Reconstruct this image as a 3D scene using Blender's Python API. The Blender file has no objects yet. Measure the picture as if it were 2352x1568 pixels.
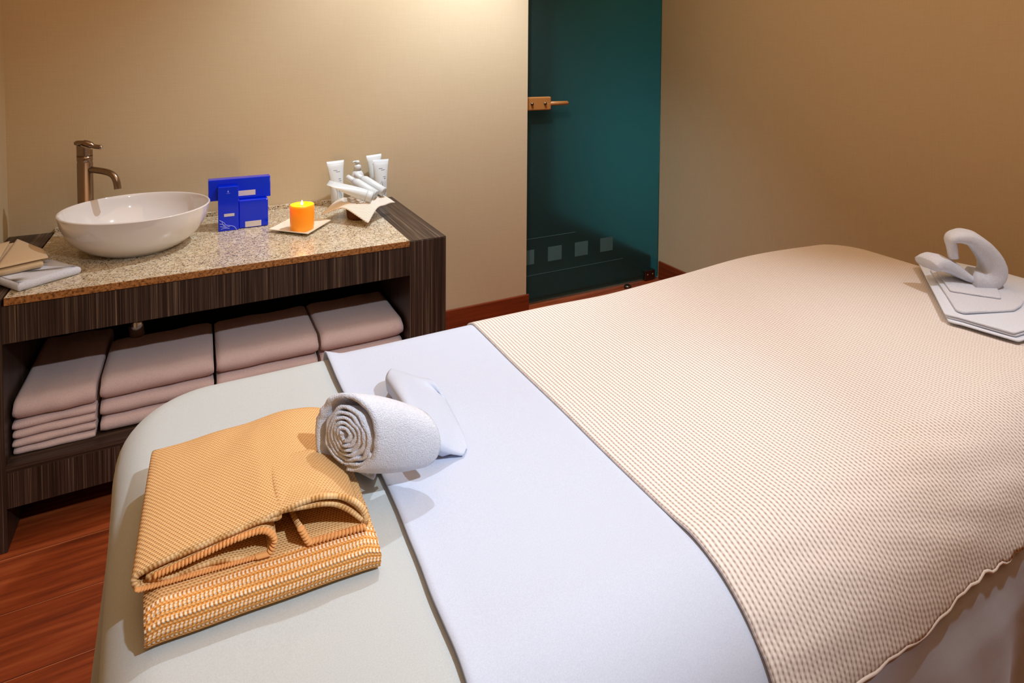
import bpy, bmesh, math, random
from mathutils import Vector, Matrix, noise
R = math.radians
random.seed(7)
C = bpy.context.scene.collection
scn = bpy.context.scene

# ------------------------------------------------------------------ camera
F, PY_, HC = 1386.75, 182.8, 1.4
YAW, PIT, ROL = R(27.7328), R(2.28126), R(.36905)
_f = Vector((math.sin(YAW)*math.cos(PIT), math.cos(YAW)*math.cos(PIT), -math.sin(PIT)))
_r = Vector((math.cos(YAW), -math.sin(YAW), 0)); _u = _r.cross(_f)
_r2 = _r*math.cos(ROL)+_u*math.sin(ROL); _u2 = -_r*math.sin(ROL)+_u*math.cos(ROL)
cam = bpy.data.cameras.new('camera'); co = bpy.data.objects.new('camera', cam); C.objects.link(co)
m = Matrix((_r2, _u2, -_f)).transposed().to_4x4(); m.translation = (0, 0, HC); co.matrix_world = m
cam.sensor_width = 36; cam.lens = F/2352*36; cam.shift_y = (PY_-784)/2352; cam.clip_start = .02
scn.camera = co
def ray(x, y): return _r2*((x-1176)/F) - _u2*((y-PY_)/F) + _f
def az(x, y, z): d = ray(x, y); t = (z-HC)/d.z; return Vector((0, 0, HC))+d*t      # measured point at height z
def ay(x, y, Y): d = ray(x, y); return Vector((0, 0, HC))+d*(Y/d.y)                # measured point at depth Y

# ------------------------------------------------------------------ helpers
def tag(o, label=None, cat=None, group=None, kind=None):
    if label: o['label'] = label
    if cat: o['category'] = cat
    if group: o['group'] = group
    if kind: o['kind'] = kind
    return o
def empty(name, loc, label, cat, group=None):
    o = bpy.data.objects.new(name, None); C.objects.link(o); o.location = loc; o.empty_display_size = .05
    return tag(o, label, cat, group)
def mesh(name, verts, faces, mat=None, parent=None, smooth=True, uvs=None, loc=None):
    me = bpy.data.meshes.new(name); me.from_pydata([tuple(v) for v in verts], [], faces); me.update()
    if uvs is not None:
        l = me.uv_layers.new(name='UVMap')
        for lp in me.loops: l.data[lp.index].uv = uvs[lp.vertex_index]
    if smooth: me.polygons.foreach_set('use_smooth', [True]*len(me.polygons))
    o = bpy.data.objects.new(name, me); C.objects.link(o)
    if mat: me.materials.append(mat)
    if parent is not None:
        o.parent = parent; o.matrix_parent_inverse = Matrix.Translation(-parent.location) if parent.rotation_euler.z == 0 else parent_inv(parent)
    return o
def parent_inv(p):
    return (Matrix.Translation(p.location) @ p.rotation_euler.to_matrix().to_4x4()).inverted()
def bev(o, w, s=3, ang=30):
    b = o.modifiers.new('bevel', 'BEVEL'); b.width = w; b.segments = s; b.limit_method = 'ANGLE'; b.angle_limit = R(ang)
    return o
def box(name, a, b, mat, parent=None, bw=0.0, seg=3):
    (x0, y0, z0), (x1, y1, z1) = a, b
    v = [(x0,y0,z0),(x1,y0,z0),(x1,y1,z0),(x0,y1,z0),(x0,y0,z1),(x1,y0,z1),(x1,y1,z1),(x0,y1,z1)]
    f = [(0,3,2,1),(4,5,6,7),(0,1,5,4),(1,2,6,5),(2,3,7,6),(3,0,4,7)]
    o = mesh(name, v, f, mat, parent, smooth=False)
    if bw: bev(o, bw, seg)
    return o
def obox(c, ux, uy, uz):      # oriented box from centre and half vectors
    c = Vector(c); ux = Vector(ux); uy = Vector(uy); uz = Vector(uz)
    v = [c+sx*ux+sy*uy+sz*uz for sz in (-1,1) for sx, sy in ((-1,-1),(1,-1),(1,1),(-1,1))]
    return v, [(0,3,2,1),(4,5,6,7),(0,1,5,4),(1,2,6,5),(2,3,7,6),(3,0,4,7)]
def join(parts):
    V, Fc = [], []
    for v, f in parts:
        n = len(V); V += list(v); Fc += [tuple(i+n for i in q) for q in f]
    return V, Fc
def lathe(prof, c=(0,0,0), n=64, sx=1, sy=1):
    V, Fc = [], []
    for r, z in prof:
        for i in range(n):
            a = 2*math.pi*i/n; V.append((c[0]+r*sx*math.cos(a), c[1]+r*sy*math.sin(a), c[2]+z))
    for k in range(len(prof)-1):
        for i in range(n):
            j = (i+1) % n; Fc.append((k*n+i, k*n+j, (k+1)*n+j, (k+1)*n+i))
    if prof[0][0] > 1e-6: Fc.append(tuple(range(n))[::-1])
    if prof[-1][0] > 1e-6: Fc.append(tuple((len(prof)-1)*n+i for i in range(n)))
    return V, Fc
def tube(pts, rad, n=16, cap=True):
    pts = [Vector(p) for p in pts]; V, Fc = [], []
    if not isinstance(rad, (list, tuple)): rad = [rad]*len(pts)
    up = Vector((0,0,1)); prev = None
    for i, p in enumerate(pts):
        t = (pts[min(i+1,len(pts)-1)]-pts[max(i-1,0)]).normalized()
        if prev is None:
            a = t.orthogonal().normalized()
        else:
            a = (prev - t*prev.dot(t)).normalized()
        prev = a; b = t.cross(a)
        for k in range(n):
            q = 2*math.pi*k/n; V.append(p+(a*math.cos(q)+b*math.sin(q))*rad[i])
    for i in range(len(pts)-1):
        for k in range(n):
            j = (k+1) % n; Fc.append((i*n+k, i*n+j, (i+1)*n+j, (i+1)*n+k))
    if cap: Fc.append(tuple(range(n))[::-1]); Fc.append(tuple((len(pts)-1)*n+k for k in range(n)))
    return V, Fc
def spline(P, n=8, closed=False):
    P = [Vector(p) for p in P]; out = []; N = len(P)
    for i in range(N-1):
        p0 = P[max(i-1,0)]; p1 = P[i]; p2 = P[i+1]; p3 = P[min(i+2,N-1)]
        for k in range(n):
            t = k/n; out.append(.5*((2*p1)+(-p0+p2)*t+(2*p0-5*p1+4*p2-p3)*t*t+(-p0+3*p1-3*p2+p3)*t**3))
    out.append(P[-1]); return out
def grid(fn, nu, nv, uvf=None):
    V = []; Fc = []; U = []
    for j in range(nv+1):
        for i in range(nu+1):
            u, v = i/nu, j/nv; V.append(fn(u, v)); U.append(uvf(u, v) if uvf else (u, v))
    for j in range(nv):
        for i in range(nu):
            a = j*(nu+1)+i; Fc.append((a, a+1, a+nu+2, a+nu+1))
    return V, Fc, U
def solid(o, t, off=-1):
    s = o.modifiers.new('solid', 'SOLIDIFY'); s.thickness = t; s.offset = off; return o
def sub(o, n=1):
    s = o.modifiers.new('sub', 'SUBSURF'); s.levels = n; s.render_levels = n; return o
def pad(name, poly, z0, h, mat, parent=None, bw=.45, nz=.0):      # soft folded slab with a polygonal outline
    n = len(poly); V = [(p[0], p[1], z0) for p in poly]+[(p[0], p[1], z0+h) for p in poly]
    bm = bmesh.new(); vs = [bm.verts.new(v) for v in V]
    bm.faces.new(vs[:n][::-1]); bm.faces.new(vs[n:])
    for i in range(n): j = (i+1) % n; bm.faces.new((vs[i], vs[j], vs[n+j], vs[n+i]))
    bmesh.ops.recalc_face_normals(bm, faces=bm.faces)
    ed = [e for e in bm.edges if abs(e.verts[0].co.z-e.verts[1].co.z) > h*.5]
    bmesh.ops.bevel(bm, geom=ed, offset=.006, segments=3, affect='EDGES', profile=.5)
    ed = [e for e in bm.edges if abs(e.verts[0].co.z-e.verts[1].co.z) < 1e-6]
    bmesh.ops.bevel(bm, geom=ed, offset=h*bw, segments=4, affect='EDGES', profile=.5)
    bmesh.ops.triangulate(bm, faces=[f for f in bm.faces if len(f.verts) > 4])
    bmesh.ops.subdivide_edges(bm, edges=[e for e in bm.edges if e.calc_length() > .03], cuts=3, use_grid_fill=True)
    if nz:
        for v in bm.verts:
            k = (v.co.z-z0)/h
            v.co.z += nz*k*noise.noise(Vector((v.co.x*14, v.co.y*14, z0*30)))
            v.co.x += nz*.7*noise.noise(Vector((v.co.x*18, v.co.y*18, 3+z0*30)))
    me = bpy.data.meshes.new(name); bm.to_mesh(me); bm.free(); me.polygons.foreach_set('use_smooth', [True]*len(me.polygons))
    o = bpy.data.objects.new(name, me); C.objects.link(o); me.materials.append(mat)
    if parent is not None: o.parent = parent; o.matrix_parent_inverse = parent_inv(parent)
    return o

# ------------------------------------------------------------------ materials
def lin(c): return tuple(((x/255)/12.92 if x/255 <= .04045 else ((x/255+.055)/1.055)**2.4) for x in c)+(1,)
def nodes(name):
    m = bpy.data.materials.new(name); m.use_nodes = True; nt = m.node_tree; return m, nt, nt.nodes['Principled BSDF']
def plain(name, col, rough=.5, metal=0, **kw):
    m, nt, b = nodes(name); b.inputs['Base Color'].default_value = lin(col); b.inputs['Roughness'].default_value = rough; b.inputs['Metallic'].default_value = metal
    for k, v in kw.items(): b.inputs[k].default_value = v
    return m
def N(nt, t, **kw):
    n = nt.nodes.new(t)
    for k, v in kw.items():
        if k.startswith('i_'): n.inputs[k[2:].replace('_', ' ')].default_value = v
        else: setattr(n, k, v)
    return n
def L(nt, a, b): nt.links.new(a, b)
def coord(nt, kind='Object', scale=(1,1,1), rot=(0,0,0)):
    t = N(nt, 'ShaderNodeTexCoord'); mp = N(nt, 'ShaderNodeMapping'); mp.inputs['Scale'].default_value = scale; mp.inputs['Rotation'].default_value = rot
    L(nt, t.outputs[kind], mp.inputs['Vector']); return mp.outputs['Vector']
def ramp(nt, src, stops):
    r = N(nt, 'ShaderNodeValToRGB'); e = r.color_ramp.elements
    while len(e) < len(stops): e.new(.5)
    for el, (p, c) in zip(e, stops): el.position = p; el.color = lin(c)
    L(nt, src, r.inputs['Fac']); return r.outputs['Color']
def bump(nt, b, src, strength=.3, dist=.001, prev=None):
    n = N(nt, 'ShaderNodeBump'); n.inputs['Strength'].default_value = strength; n.inputs['Distance'].default_value = dist
    L(nt, src, n.inputs['Height'])
    if prev is not None: L(nt, prev, n.inputs['Normal'])
    L(nt, n.outputs['Normal'], b.inputs['Normal']); return n.outputs['Normal']
def noise_(nt, vec, scale, detail=3, rough=.5):
    n = N(nt, 'ShaderNodeTexNoise'); n.inputs['Scale'].default_value = scale; n.inputs['Detail'].default_value = detail; n.inputs['Roughness'].default_value = rough
    L(nt, vec, n.inputs['Vector']); return n.outputs['Fac']
def mth(nt, op, a, b=None, v=None):
    n = N(nt, 'ShaderNodeMath'); n.operation = op
    if isinstance(a, (int, float)): n.inputs[0].default_value = a
    else: L(nt, a, n.inputs[0])
    if b is not None: L(nt, b, n.inputs[1])
    if v is not None: n.inputs[1].default_value = v
    return n.outputs[0]
def cloth(name, col, col2=None, rough=.9, terry=.4, scale=900, dist=.0012, weave=False):
    m, nt, b = nodes(name); v = coord(nt); n = noise_(nt, v, scale, 2)
    c = ramp(nt, noise_(nt, v, scale*.5, 3), [(.3, col2 or tuple(int(x*.95) for x in col)), (.7, col)])
    L(nt, c, b.inputs['Base Color']); b.inputs['Roughness'].default_value = rough
    b.inputs['Sheen Weight'].default_value = .15; b.inputs['Specular IOR Level'].default_value = .15
    big = noise_(nt, v, 14, 3); p = bump(nt, b, big, .25, .006); bump(nt, b, n, terry, dist, p)
    return m

# wall covering: woven wallpaper
def wallpaper():
    m, nt, b = nodes('woven_wallpaper'); v = coord(nt)
    n1 = noise_(nt, coord(nt, scale=(420, 420, 14)), 1, 2); n2 = noise_(nt, coord(nt, scale=(14, 14, 420)), 1, 2)
    s = mth(nt, 'ADD', n1, n2); s = mth(nt, 'MULTIPLY', s, v=.5)
    L(nt, ramp(nt, s, [(.3, (203, 184, 150)), (.7, (210, 192, 160))]), b.inputs['Base Color'])
    b.inputs['Roughness'].default_value = .75; b.inputs['Specular IOR Level'].default_value = .2
    bump(nt, b, s, .15, .0005); return m
M = {}
M['wall'] = wallpaper()
M['ceiling'] = plain('ceiling_paint', (225, 212, 190), .9)
def floorwood():
    m, nt, b = nodes('floor_boards'); t = N(nt, 'ShaderNodeTexCoord')
    sp = N(nt, 'ShaderNodeSeparateXYZ'); L(nt, t.outputs['Object'], sp.inputs[0])
    y = mth(nt, 'MULTIPLY', mth(nt, 'ADD', sp.outputs['Y'], v=-1.663+8*.207), v=1/.207)
    fl = mth(nt, 'FLOOR', y); fr = mth(nt, 'FRACT', y)
    wn = N(nt, 'ShaderNodeTexWhiteNoise', noise_dimensions='1D'); L(nt, fl, wn.inputs['W'])
    x2 = mth(nt, 'ADD', sp.outputs['X'], mth(nt, 'MULTIPLY', wn.outputs['Value'], v=7.3))
    cb = N(nt, 'ShaderNodeCombineXYZ'); L(nt, mth(nt, 'MULTIPLY', x2, v=3.0), cb.inputs[0]); L(nt, mth(nt, 'MULTIPLY', sp.outputs['Y'], v=42), cb.inputs[1])
    n = noise_(nt, cb.outputs[0], 1, 6, .62)
    c = ramp(nt, n, [(.26, (96, 40, 18)), (.5, (150, 66, 30)), (.74, (180, 92, 48))])
    gap = mth(nt, 'LESS_THAN', fr, v=.007)
    gap2 = mth(nt, 'GREATER_THAN', fr, v=.988)
    mx = N(nt, 'ShaderNodeMix', data_type='RGBA'); L(nt, gap, mx.inputs['Factor']); L(nt, c, mx.inputs['A']); mx.inputs['B'].default_value = lin((40, 14, 6))
    mx2 = N(nt, 'ShaderNodeMix', data_type='RGBA'); L(nt, gap2, mx2.inputs['Factor']); L(nt, mx.outputs['Result'], mx2.inputs['A']); mx2.inputs['B'].default_value = lin((190, 110, 70))
    L(nt, mx2.outputs['Result'], b.inputs['Base Color']); b.inputs['Roughness'].default_value = .38
    bump(nt, b, n, .08, .0006); return m
M['floor'] = floorwood()
def redwood():
    m, nt, b = nodes('red_wood'); n = noise_(nt, coord(nt, scale=(3, 3, 60)), 1, 4)
    L(nt, ramp(nt, n, [(.3, (104, 40, 14)), (.7, (140, 60, 26))]), b.inputs['Base Color']); b.inputs['Roughness'].default_value = .4; return m
M['baseboard'] = redwood()
def zebrano(name, sc):
    m, nt, b = nodes(name); n = noise_(nt, coord(nt, scale=sc), 1, 3, .65); n2 = noise_(nt, coord(nt, scale=tuple(s*.33 for s in sc)), 1, 2)
    s = mth(nt, 'ADD', mth(nt, 'MULTIPLY', n, v=.7), mth(nt, 'MULTIPLY', n2, v=.3))
    L(nt, ramp(nt, s, [(.38, (34, 23, 18)), (.5, (58, 43, 35)), (.6, (96, 77, 62)), (.68, (140, 120, 98))]), b.inputs['Base Color'])
    b.inputs['Roughness'].default_value = .42; b.inputs['Specular IOR Level'].default_value = .4
    bump(nt, b, s, .1, .0005); return m
M['zeb_v'] = zebrano('zebrano_upright', (420, 420, 2))
M['zeb_y'] = zebrano('zebrano_top', (280, 2, 280))
M['zeb_x'] = zebrano('zebrano_ledge', (2, 420, 420))
def granite():
    m, nt, b = nodes('speckled_granite'); v = coord(nt)
    vo = N(nt, 'ShaderNodeTexVoronoi'); vo.inputs['Scale'].default_value = 300; L(nt, v, vo.inputs['Vector'])
    sp = N(nt, 'ShaderNodeSeparateColor'); L(nt, vo.outputs['Color'], sp.inputs[0])
    base = ramp(nt, noise_(nt, v, 55, 4, .7), [(.32, (178, 156, 122)), (.5, (212, 196, 166)), (.68, (230, 222, 202))])
    spk = ramp(nt, sp.outputs[0], [(.0, (54, 42, 36)), (.10, (80, 66, 56)), (.11, (150, 136, 126)), (.24, (186, 168, 146))])
    f = mth(nt, 'LESS_THAN', mth(nt, 'ADD', sp.outputs[0], mth(nt, 'MULTIPLY', noise_(nt, v, 25, 2), v=.12)), v=.31)
    mx = N(nt, 'ShaderNodeMix', data_type='RGBA'); L(nt, f, mx.inputs['Factor']); L(nt, base, mx.inputs['A']); L(nt, spk, mx.inputs['B'])
    L(nt, mx.outputs['Result'], b.inputs['Base Color']); b.inputs['Roughness'].default_value = .22; return m
M['granite'] = granite()
def granite_edge():
    m, nt, b = nodes('granite_cut_edge'); v = coord(nt)
    L(nt, ramp(nt, noise_(nt, v, 120, 4, .7), [(.38, (92, 56, 26)), (.5, (168, 112, 58)), (.7, (200, 148, 88))]), b.inputs['Base Color']); b.inputs['Roughness'].default_value = .45; return m
M['granite_edge'] = granite_edge()
M['ceramic'] = plain('white_ceramic', (232, 230, 230), .06, 0, **{'Coat Weight': .4})
M['nickel'] = plain('brushed_nickel', (146, 128, 112), .26, 1)
M['chrome'] = plain('chrome', (205, 200, 195), .15, 1)
M['blue'] = plain('glossy_blue_card', (0, 44, 222), .12)
M['blue_d'] = plain('dark_blue_card', (6, 10, 60), .3)
M['label'] = plain('white_sticker', (205, 200, 205), .5)
M['blue_l'] = plain('pale_blue_print', (150, 160, 245), .5)
M['plate'] = plain('cream_plate', (248, 240, 220), .3)
M['tubep'] = plain('white_plastic', (214, 222, 226), .3, 0, **{'Subsurface Weight': .1, 'Subsurface Radius': (.01, .01, .01)})
M['print'] = plain('grey_print', (142, 154, 168), .6)
M['wood_h'] = plain('oiled_wood', (168, 112, 58), .4)
M['steel_d'] = plain('dark_steel', (110, 96, 84), .35, 1)
M['basket'] = plain('brown_wicker', (96, 48, 18), .7)
M['white'] = cloth('white_cotton', (204, 214, 234), scale=1400, terry=.08)
M['sheet'] = cloth('off_white_sheet', (196, 204, 206), scale=1400, terry=.1)
M['terry'] = cloth('white_terry', (226, 231, 244), scale=650, terry=.9, dist=.002)
M['terry_s'] = cloth('beige_terry', (228, 202, 196), scale=600, terry=.7, dist=.002)
M['towel_w'] = cloth('white_towel', (222, 229, 242), scale=900, terry=.3)
M['linen'] = cloth('beige_linen', (222, 196, 158), scale=900, terry=.4)
def blanket_mat():
    m, nt, b = nodes('cream_ribbed_blanket'); t = N(nt, 'ShaderNodeTexCoord'); sp = N(nt, 'ShaderNodeSeparateXYZ'); L(nt, t.outputs['UV'], sp.inputs[0])
    wob = mth(nt, 'MULTIPLY', noise_(nt, t.outputs['UV'], 60, 2), v=.0025)
    u = mth(nt, 'MULTIPLY', mth(nt, 'ADD', sp.outputs['X'], wob), v=2*math.pi/.0078)
    v = mth(nt, 'MULTIPLY', sp.outputs['Y'], v=2*math.pi/.0062)
    su = mth(nt, 'SINE', u); row = mth(nt, 'SIGN', mth(nt, 'SINE', mth(nt, 'MULTIPLY', u, v=.5)))
    sv = mth(nt, 'SINE', mth(nt, 'ADD', v, mth(nt, 'MULTIPLY', row, v=1.57)))
    h = mth(nt, 'ADD', mth(nt, 'MULTIPLY', su, v=.34), mth(nt, 'MULTIPLY', sv, v=.09)); h = mth(nt, 'ADD', h, v=.5)
    L(nt, ramp(nt, h, [(.06, (160, 140, 128)), (.26, (204, 192, 184)), (.5, (229, 220, 214)), (.8, (239, 232, 227))]), b.inputs['Base Color'])
    b.inputs['Roughness'].default_value = .95; b.inputs['Specular IOR Level'].default_value = .1
    bump(nt, b, h, .6, .0018); return m
M['blanket'] = blanket_mat()
def weave_mat(name, dark, mid, light, pu=.0044, pv=.0036, stripes=False):
    m, nt, b = nodes(name); t = N(nt, 'ShaderNodeTexCoord'); sp = N(nt, 'ShaderNodeSeparateXYZ'); L(nt, t.outputs['UV'], sp.inputs[0])
    u = mth(nt, 'MULTIPLY', sp.outputs['X'], v=2*math.pi/pu); wob = mth(nt, 'MULTIPLY', noise_(nt, t.outputs['UV'], 90, 2), v=.0014)
    v = mth(nt, 'MULTIPLY', mth(nt, 'ADD', sp.outputs['Y'], wob), v=2*math.pi/pv)
    row = mth(nt, 'SIGN', mth(nt, 'SINE', mth(nt, 'MULTIPLY', v, v=.5)))
    su = mth(nt, 'SINE', mth(nt, 'ADD', u, mth(nt, 'MULTIPLY', row, v=1.57))); sv = mth(nt, 'SINE', v)
    h = mth(nt, 'ADD', mth(nt, 'ADD', mth(nt, 'MULTIPLY', su, v=.22), mth(nt, 'MULTIPLY', sv, v=.24)), v=.5)
    c = ramp(nt, h, [(.1, dark), (.45, mid), (.85, light)])
    if stripes:   # pale yarn stripes woven across the front roll
        s = mth(nt, 'SINE', mth(nt, 'MULTIPLY', sp.outputs['Y'], v=2*math.pi/.0105)); st = mth(nt, 'GREATER_THAN', s, v=-.15)
        c2 = ramp(nt, mth(nt, 'ADD', mth(nt, 'MULTIPLY', mth(nt, 'SINE', mth(nt, 'ADD', u, mth(nt, 'MULTIPLY', s, v=.8))), v=.5), v=.5), [(.25, (214, 144, 68)), (.6, (250, 226, 196))])
        mx = N(nt, 'ShaderNodeMix', data_type='RGBA'); L(nt, st, mx.inputs['Factor']); L(nt, c, mx.inputs['A']); L(nt, c2, mx.inputs['B']); c = mx.outputs['Result']
        h = mth(nt, 'ADD', h, mth(nt, 'MULTIPLY', s, v=.3))
    L(nt, c, b.inputs['Base Color']); b.inputs['Roughness'].default_value = .9; b.inputs['Specular IOR Level'].default_value = .1
    bump(nt, b, h, .8, .0016); return m
M['orange'] = weave_mat('orange_woven_cotton', (184, 128, 70), (226, 178, 118), (242, 206, 156))
M['orange_s'] = weave_mat('orange_striped_cotton', (196, 122, 50), (226, 158, 84), (242, 188, 122), stripes=True)
M['rope'] = plain('orange_yarn', (234, 170, 104), .9)
def ribw():
    m, nt, b = nodes('white_waffle_cloth'); t = N(nt, 'ShaderNodeTexCoord'); sp = N(nt, 'ShaderNodeSeparateXYZ'); L(nt, t.outputs['UV'], sp.inputs[0])
    s = mth(nt, 'SINE', mth(nt, 'MULTIPLY', mth(nt, 'ADD', sp.outputs['X'], sp.outputs['Y']), v=150)); h = mth(nt, 'ADD', mth(nt, 'MULTIPLY', s, v=.5), v=.5)
    L(nt, ramp(nt, h, [(0, (196, 178, 160)), (.5, (236, 228, 216))]), b.inputs['Base Color']); b.inputs['Roughness'].default_value = .9
    bump(nt, b, h, .6, .002); return m
M['waffle'] = ribw()
def candle_mat():
    m, nt, b = nodes('orange_candle_wax'); b.inputs['Base Color'].default_value = lin((252, 160, 24)); b.inputs['Roughness'].default_value = .3
    b.inputs['Subsurface Weight'].default_value = .6; b.inputs['Subsurface Radius'].default_value = (.05, .018, .004); b.inputs['Subsurface Scale'].default_value = 1
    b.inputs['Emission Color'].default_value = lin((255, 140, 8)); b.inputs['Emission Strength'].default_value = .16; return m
M['wax'] = candle_mat()
def emis(name, col, s):
    m, nt, b = nodes(name); b.inputs['Base Color'].default_value = lin(col); b.inputs['Emission Color'].default_value = lin(col); b.inputs['Emission Strength'].default_value = s; return m
M['flame'] = emis('candle_flame', (255, 232, 170), 14)
M['lamp'] = emis('downlight_lens', (255, 225, 190), 6)
M['wick'] = plain('wick', (30, 20, 10), .9)
def glassm():
    m, nt, b = nodes('teal_frosted_glass'); b.inputs['Base Color'].default_value = lin((106, 156, 154)); b.inputs['Roughness'].default_value = .25
    b.inputs['Transmission Weight'].default_value = .93; b.inputs['IOR'].default_value = 1.3; b.inputs['Specular IOR Level'].default_value = .25; return m
M['glass'] = glassm()
M['inlay'] = plain('frosted_inlay', (66, 104, 108), .6)
M['tile'] = plain('dark_teal_tile', (104, 156, 158), .5)
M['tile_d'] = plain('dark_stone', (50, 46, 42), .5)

# ------------------------------------------------------------------ room
XL, XR, YB, YG, XC, HT = -.615, 2.585, 2.81, 2.905, 1.572, 2.6
YF = -2.2
def st(o): return tag(o, kind='structure')
st(box('floor', (XL-.1, YF, -.08), (XR+.1, 4.4, 0), M['floor']))
st(box('ceiling', (XL-.1, YF, HT), (XR+.1, 4.4, HT+.08), M['ceiling']))
st(box('wall_back', (XL-.1, YB, 0), (XC, YB+.12, HT), M['wall']))
st(box('wall_left', (XL-.1, YF, 0), (XL, YB, HT), M['wall']))
st(box('wall_right', (XR, YF, 0), (XR+.1, YG+.012, HT), M['wall']))
st(box('wall_front', (XL-.1, YF-.1, 0), (XR+.1, YF, HT), M['wall']))
def bboard(name, a, b):
    o = box(name, a, b, M['baseboard'], bw=.004, seg=2); return st(o)
bboard('baseboard_back', (.80, YB-.014, 0), (XC+.012, YB, .113))
bboard('baseboard_right', (XR-.014, YF, 0), (XR, YG-.012, .113))
bboard('baseboard_left', (XL, YF, 0), (XL+.014, 2.09, .113))
# shower room behind the glass
st(box('wall_shower_back', (XC-.9, 4.2, 0), (XR+.1, 4.3, HT), M['tile_d']))
st(box('wall_shower_right', (XR, YG+.0125, 0), (XR+.1, 4.2, HT), M['tile']))
st(box('wall_shower_left', (XC-.9, YB+.12, 0), (XC-.8, 4.2, HT), M['tile_d']))
st(box('trim_1', (XC-.8, YG+.06, 0), (XR, 4.2, .012), M['tile_d']))

st(box('trim_2', (XR-.012, YG+.08, .012), (XR, 4.2, .12), M['tile_d']))
st(box('trim_3', (XC-.8, 4.188, .012), (XR-.012, 4.2, .12), M['tile_d']))
# glass door
gd = empty('glass_door', (2.07, YG, 0), 'tall teal frosted glass door with wooden pull beside the beige wall', 'door'); gd['kind'] = 'structure'; gd.name = 'door_1'
gx0, gx1 = XC-.03, XR-.006
box('glass_pane', (gx0, YG, .012), (gx1, YG+.01, 2.35), M['glass'], gd, .001, 1)
for k, x in enumerate((1.629, 1.811, 1.994, 2.175)):
    a, f = obox((x, YG-.0008, .272), (.046, 0, 0), (0, .0006, 0), (0, 0, .041)); mesh('etched_square', a, f, M['inlay'], gd, smooth=False)
for z0, x1 in ((.376, 1.95), (.168, 2.30)):
    box('etched_line', (gx0+.03, YG-.0012, z0-.0012), (x1, YG-.0002, z0+.0012), M['inlay'], gd)
# hinge patch
h = box('hinge', (2.465, YG-.014, .004), (2.545, YG+.024, .064), M['steel_d'], gd, .003, 2)
for x in (2.485, 2.525): mesh('hinge_screw', *tube([(x, YG-.018, .04), (x, YG-.013, .04)], .005, 12), M['chrome'], h)
# wooden pull
P = [ay(1150, 238, YG-.03), ay(1262, 238, YG-.03)]
za, zb = ay(1240, 253, YG-.03).z, ay(1240, 222, YG-.03).z
hx1 = ay(1263, 238, YG-.03).x; hx2 = ay(1305, 238, YG-.03).x; zc_ = (za+zb)/2
hd = mesh('pull_handle', *join([obox(((gx0-.03+hx1)/2, YG-.035, zc_), ((hx1-gx0+.03)/2, 0, 0), (0, .012, 0), (0, 0, (zb-za)/2))]), M['wood_h'], gd, False); bev(hd, .008, 4)
mesh('pull_tip', *tube([(hx1-.03, YG-.035, zc_-.002), (hx2-.01, YG-.035, zc_-.002), (hx2, YG-.035, zc_-.002)], [.0125, .0115, .004], 20), M['wood_h'], hd)
for px in (1222, 1252):
    c = ay(px, 238, YG-.05); mesh('pull_pin', *tube([(c.x, YG-.058, zc_), (c.x, YG, zc_)], .007, 16), M['steel_d'], hd)
mesh('floor_stop', *lathe([(0, 0), (.022, 0), (.022, .012), (.016, .02), (0, .02)], (2.30, YG-.05, 0), 24), M['steel_d']); o = bpy.data.objects['floor_stop']
tag(o, 'small grey metal door stop on the floor under the glass door', 'door stop')

# ------------------------------------------------------------------ vanity cabinet
CF, CT = 2.102, .72          # front plane, top
vc = empty('vanity_cabinet', (.107, CF, 0), 'dark striped wood vanity cabinet with open towel shelf', 'cabinet')
CX0, CX1 = XL+.002, .829
for a, b in (((CX0, CF, 0), (-.481, YB-.002, CT)), ((.688, CF, 0), (CX1, YB-.002, CT))):
    o = box('side_panel', a, (b[0], b[1], b[2]-.002), M['zeb_v'], vc, .0015, 2)
    box('top_strip', (a[0], a[1]+.0008, CT-.002), b, M['zeb_y'], o)
box('apron', (-.481, CF+.001, .593), (.688, CF+.02, .698), M['zeb_v'], vc)
sh = box('shelf', (-.481, CF+.002, .225), (.688, YB-.02, .243), M['zeb_x'], vc)
box('bottom_panel', (-.481, CF+.001, .124), (.688, CF+.02, .2249), M['zeb_v'], vc)
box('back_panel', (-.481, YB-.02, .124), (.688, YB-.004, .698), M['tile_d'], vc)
# granite worktop
gt = box('granite_worktop', (-.475, CF-.002, .700), (.687, YB-.001, .7225), M['granite'], bw=.0015, seg=2)
tag(gt, 'speckled beige granite worktop slab on the striped vanity cabinet', 'worktop')
gt.data.materials.append(M['granite_edge'])
for p in gt.data.polygons:
    if abs(p.normal.z) < .5: p.material_index = 1
bs = box('upstand', (-.475, YB-.020, .7225), (.687, YB-.0015, .7385), M['granite'], gt, .001, 1)
Z0 = .7225

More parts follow.
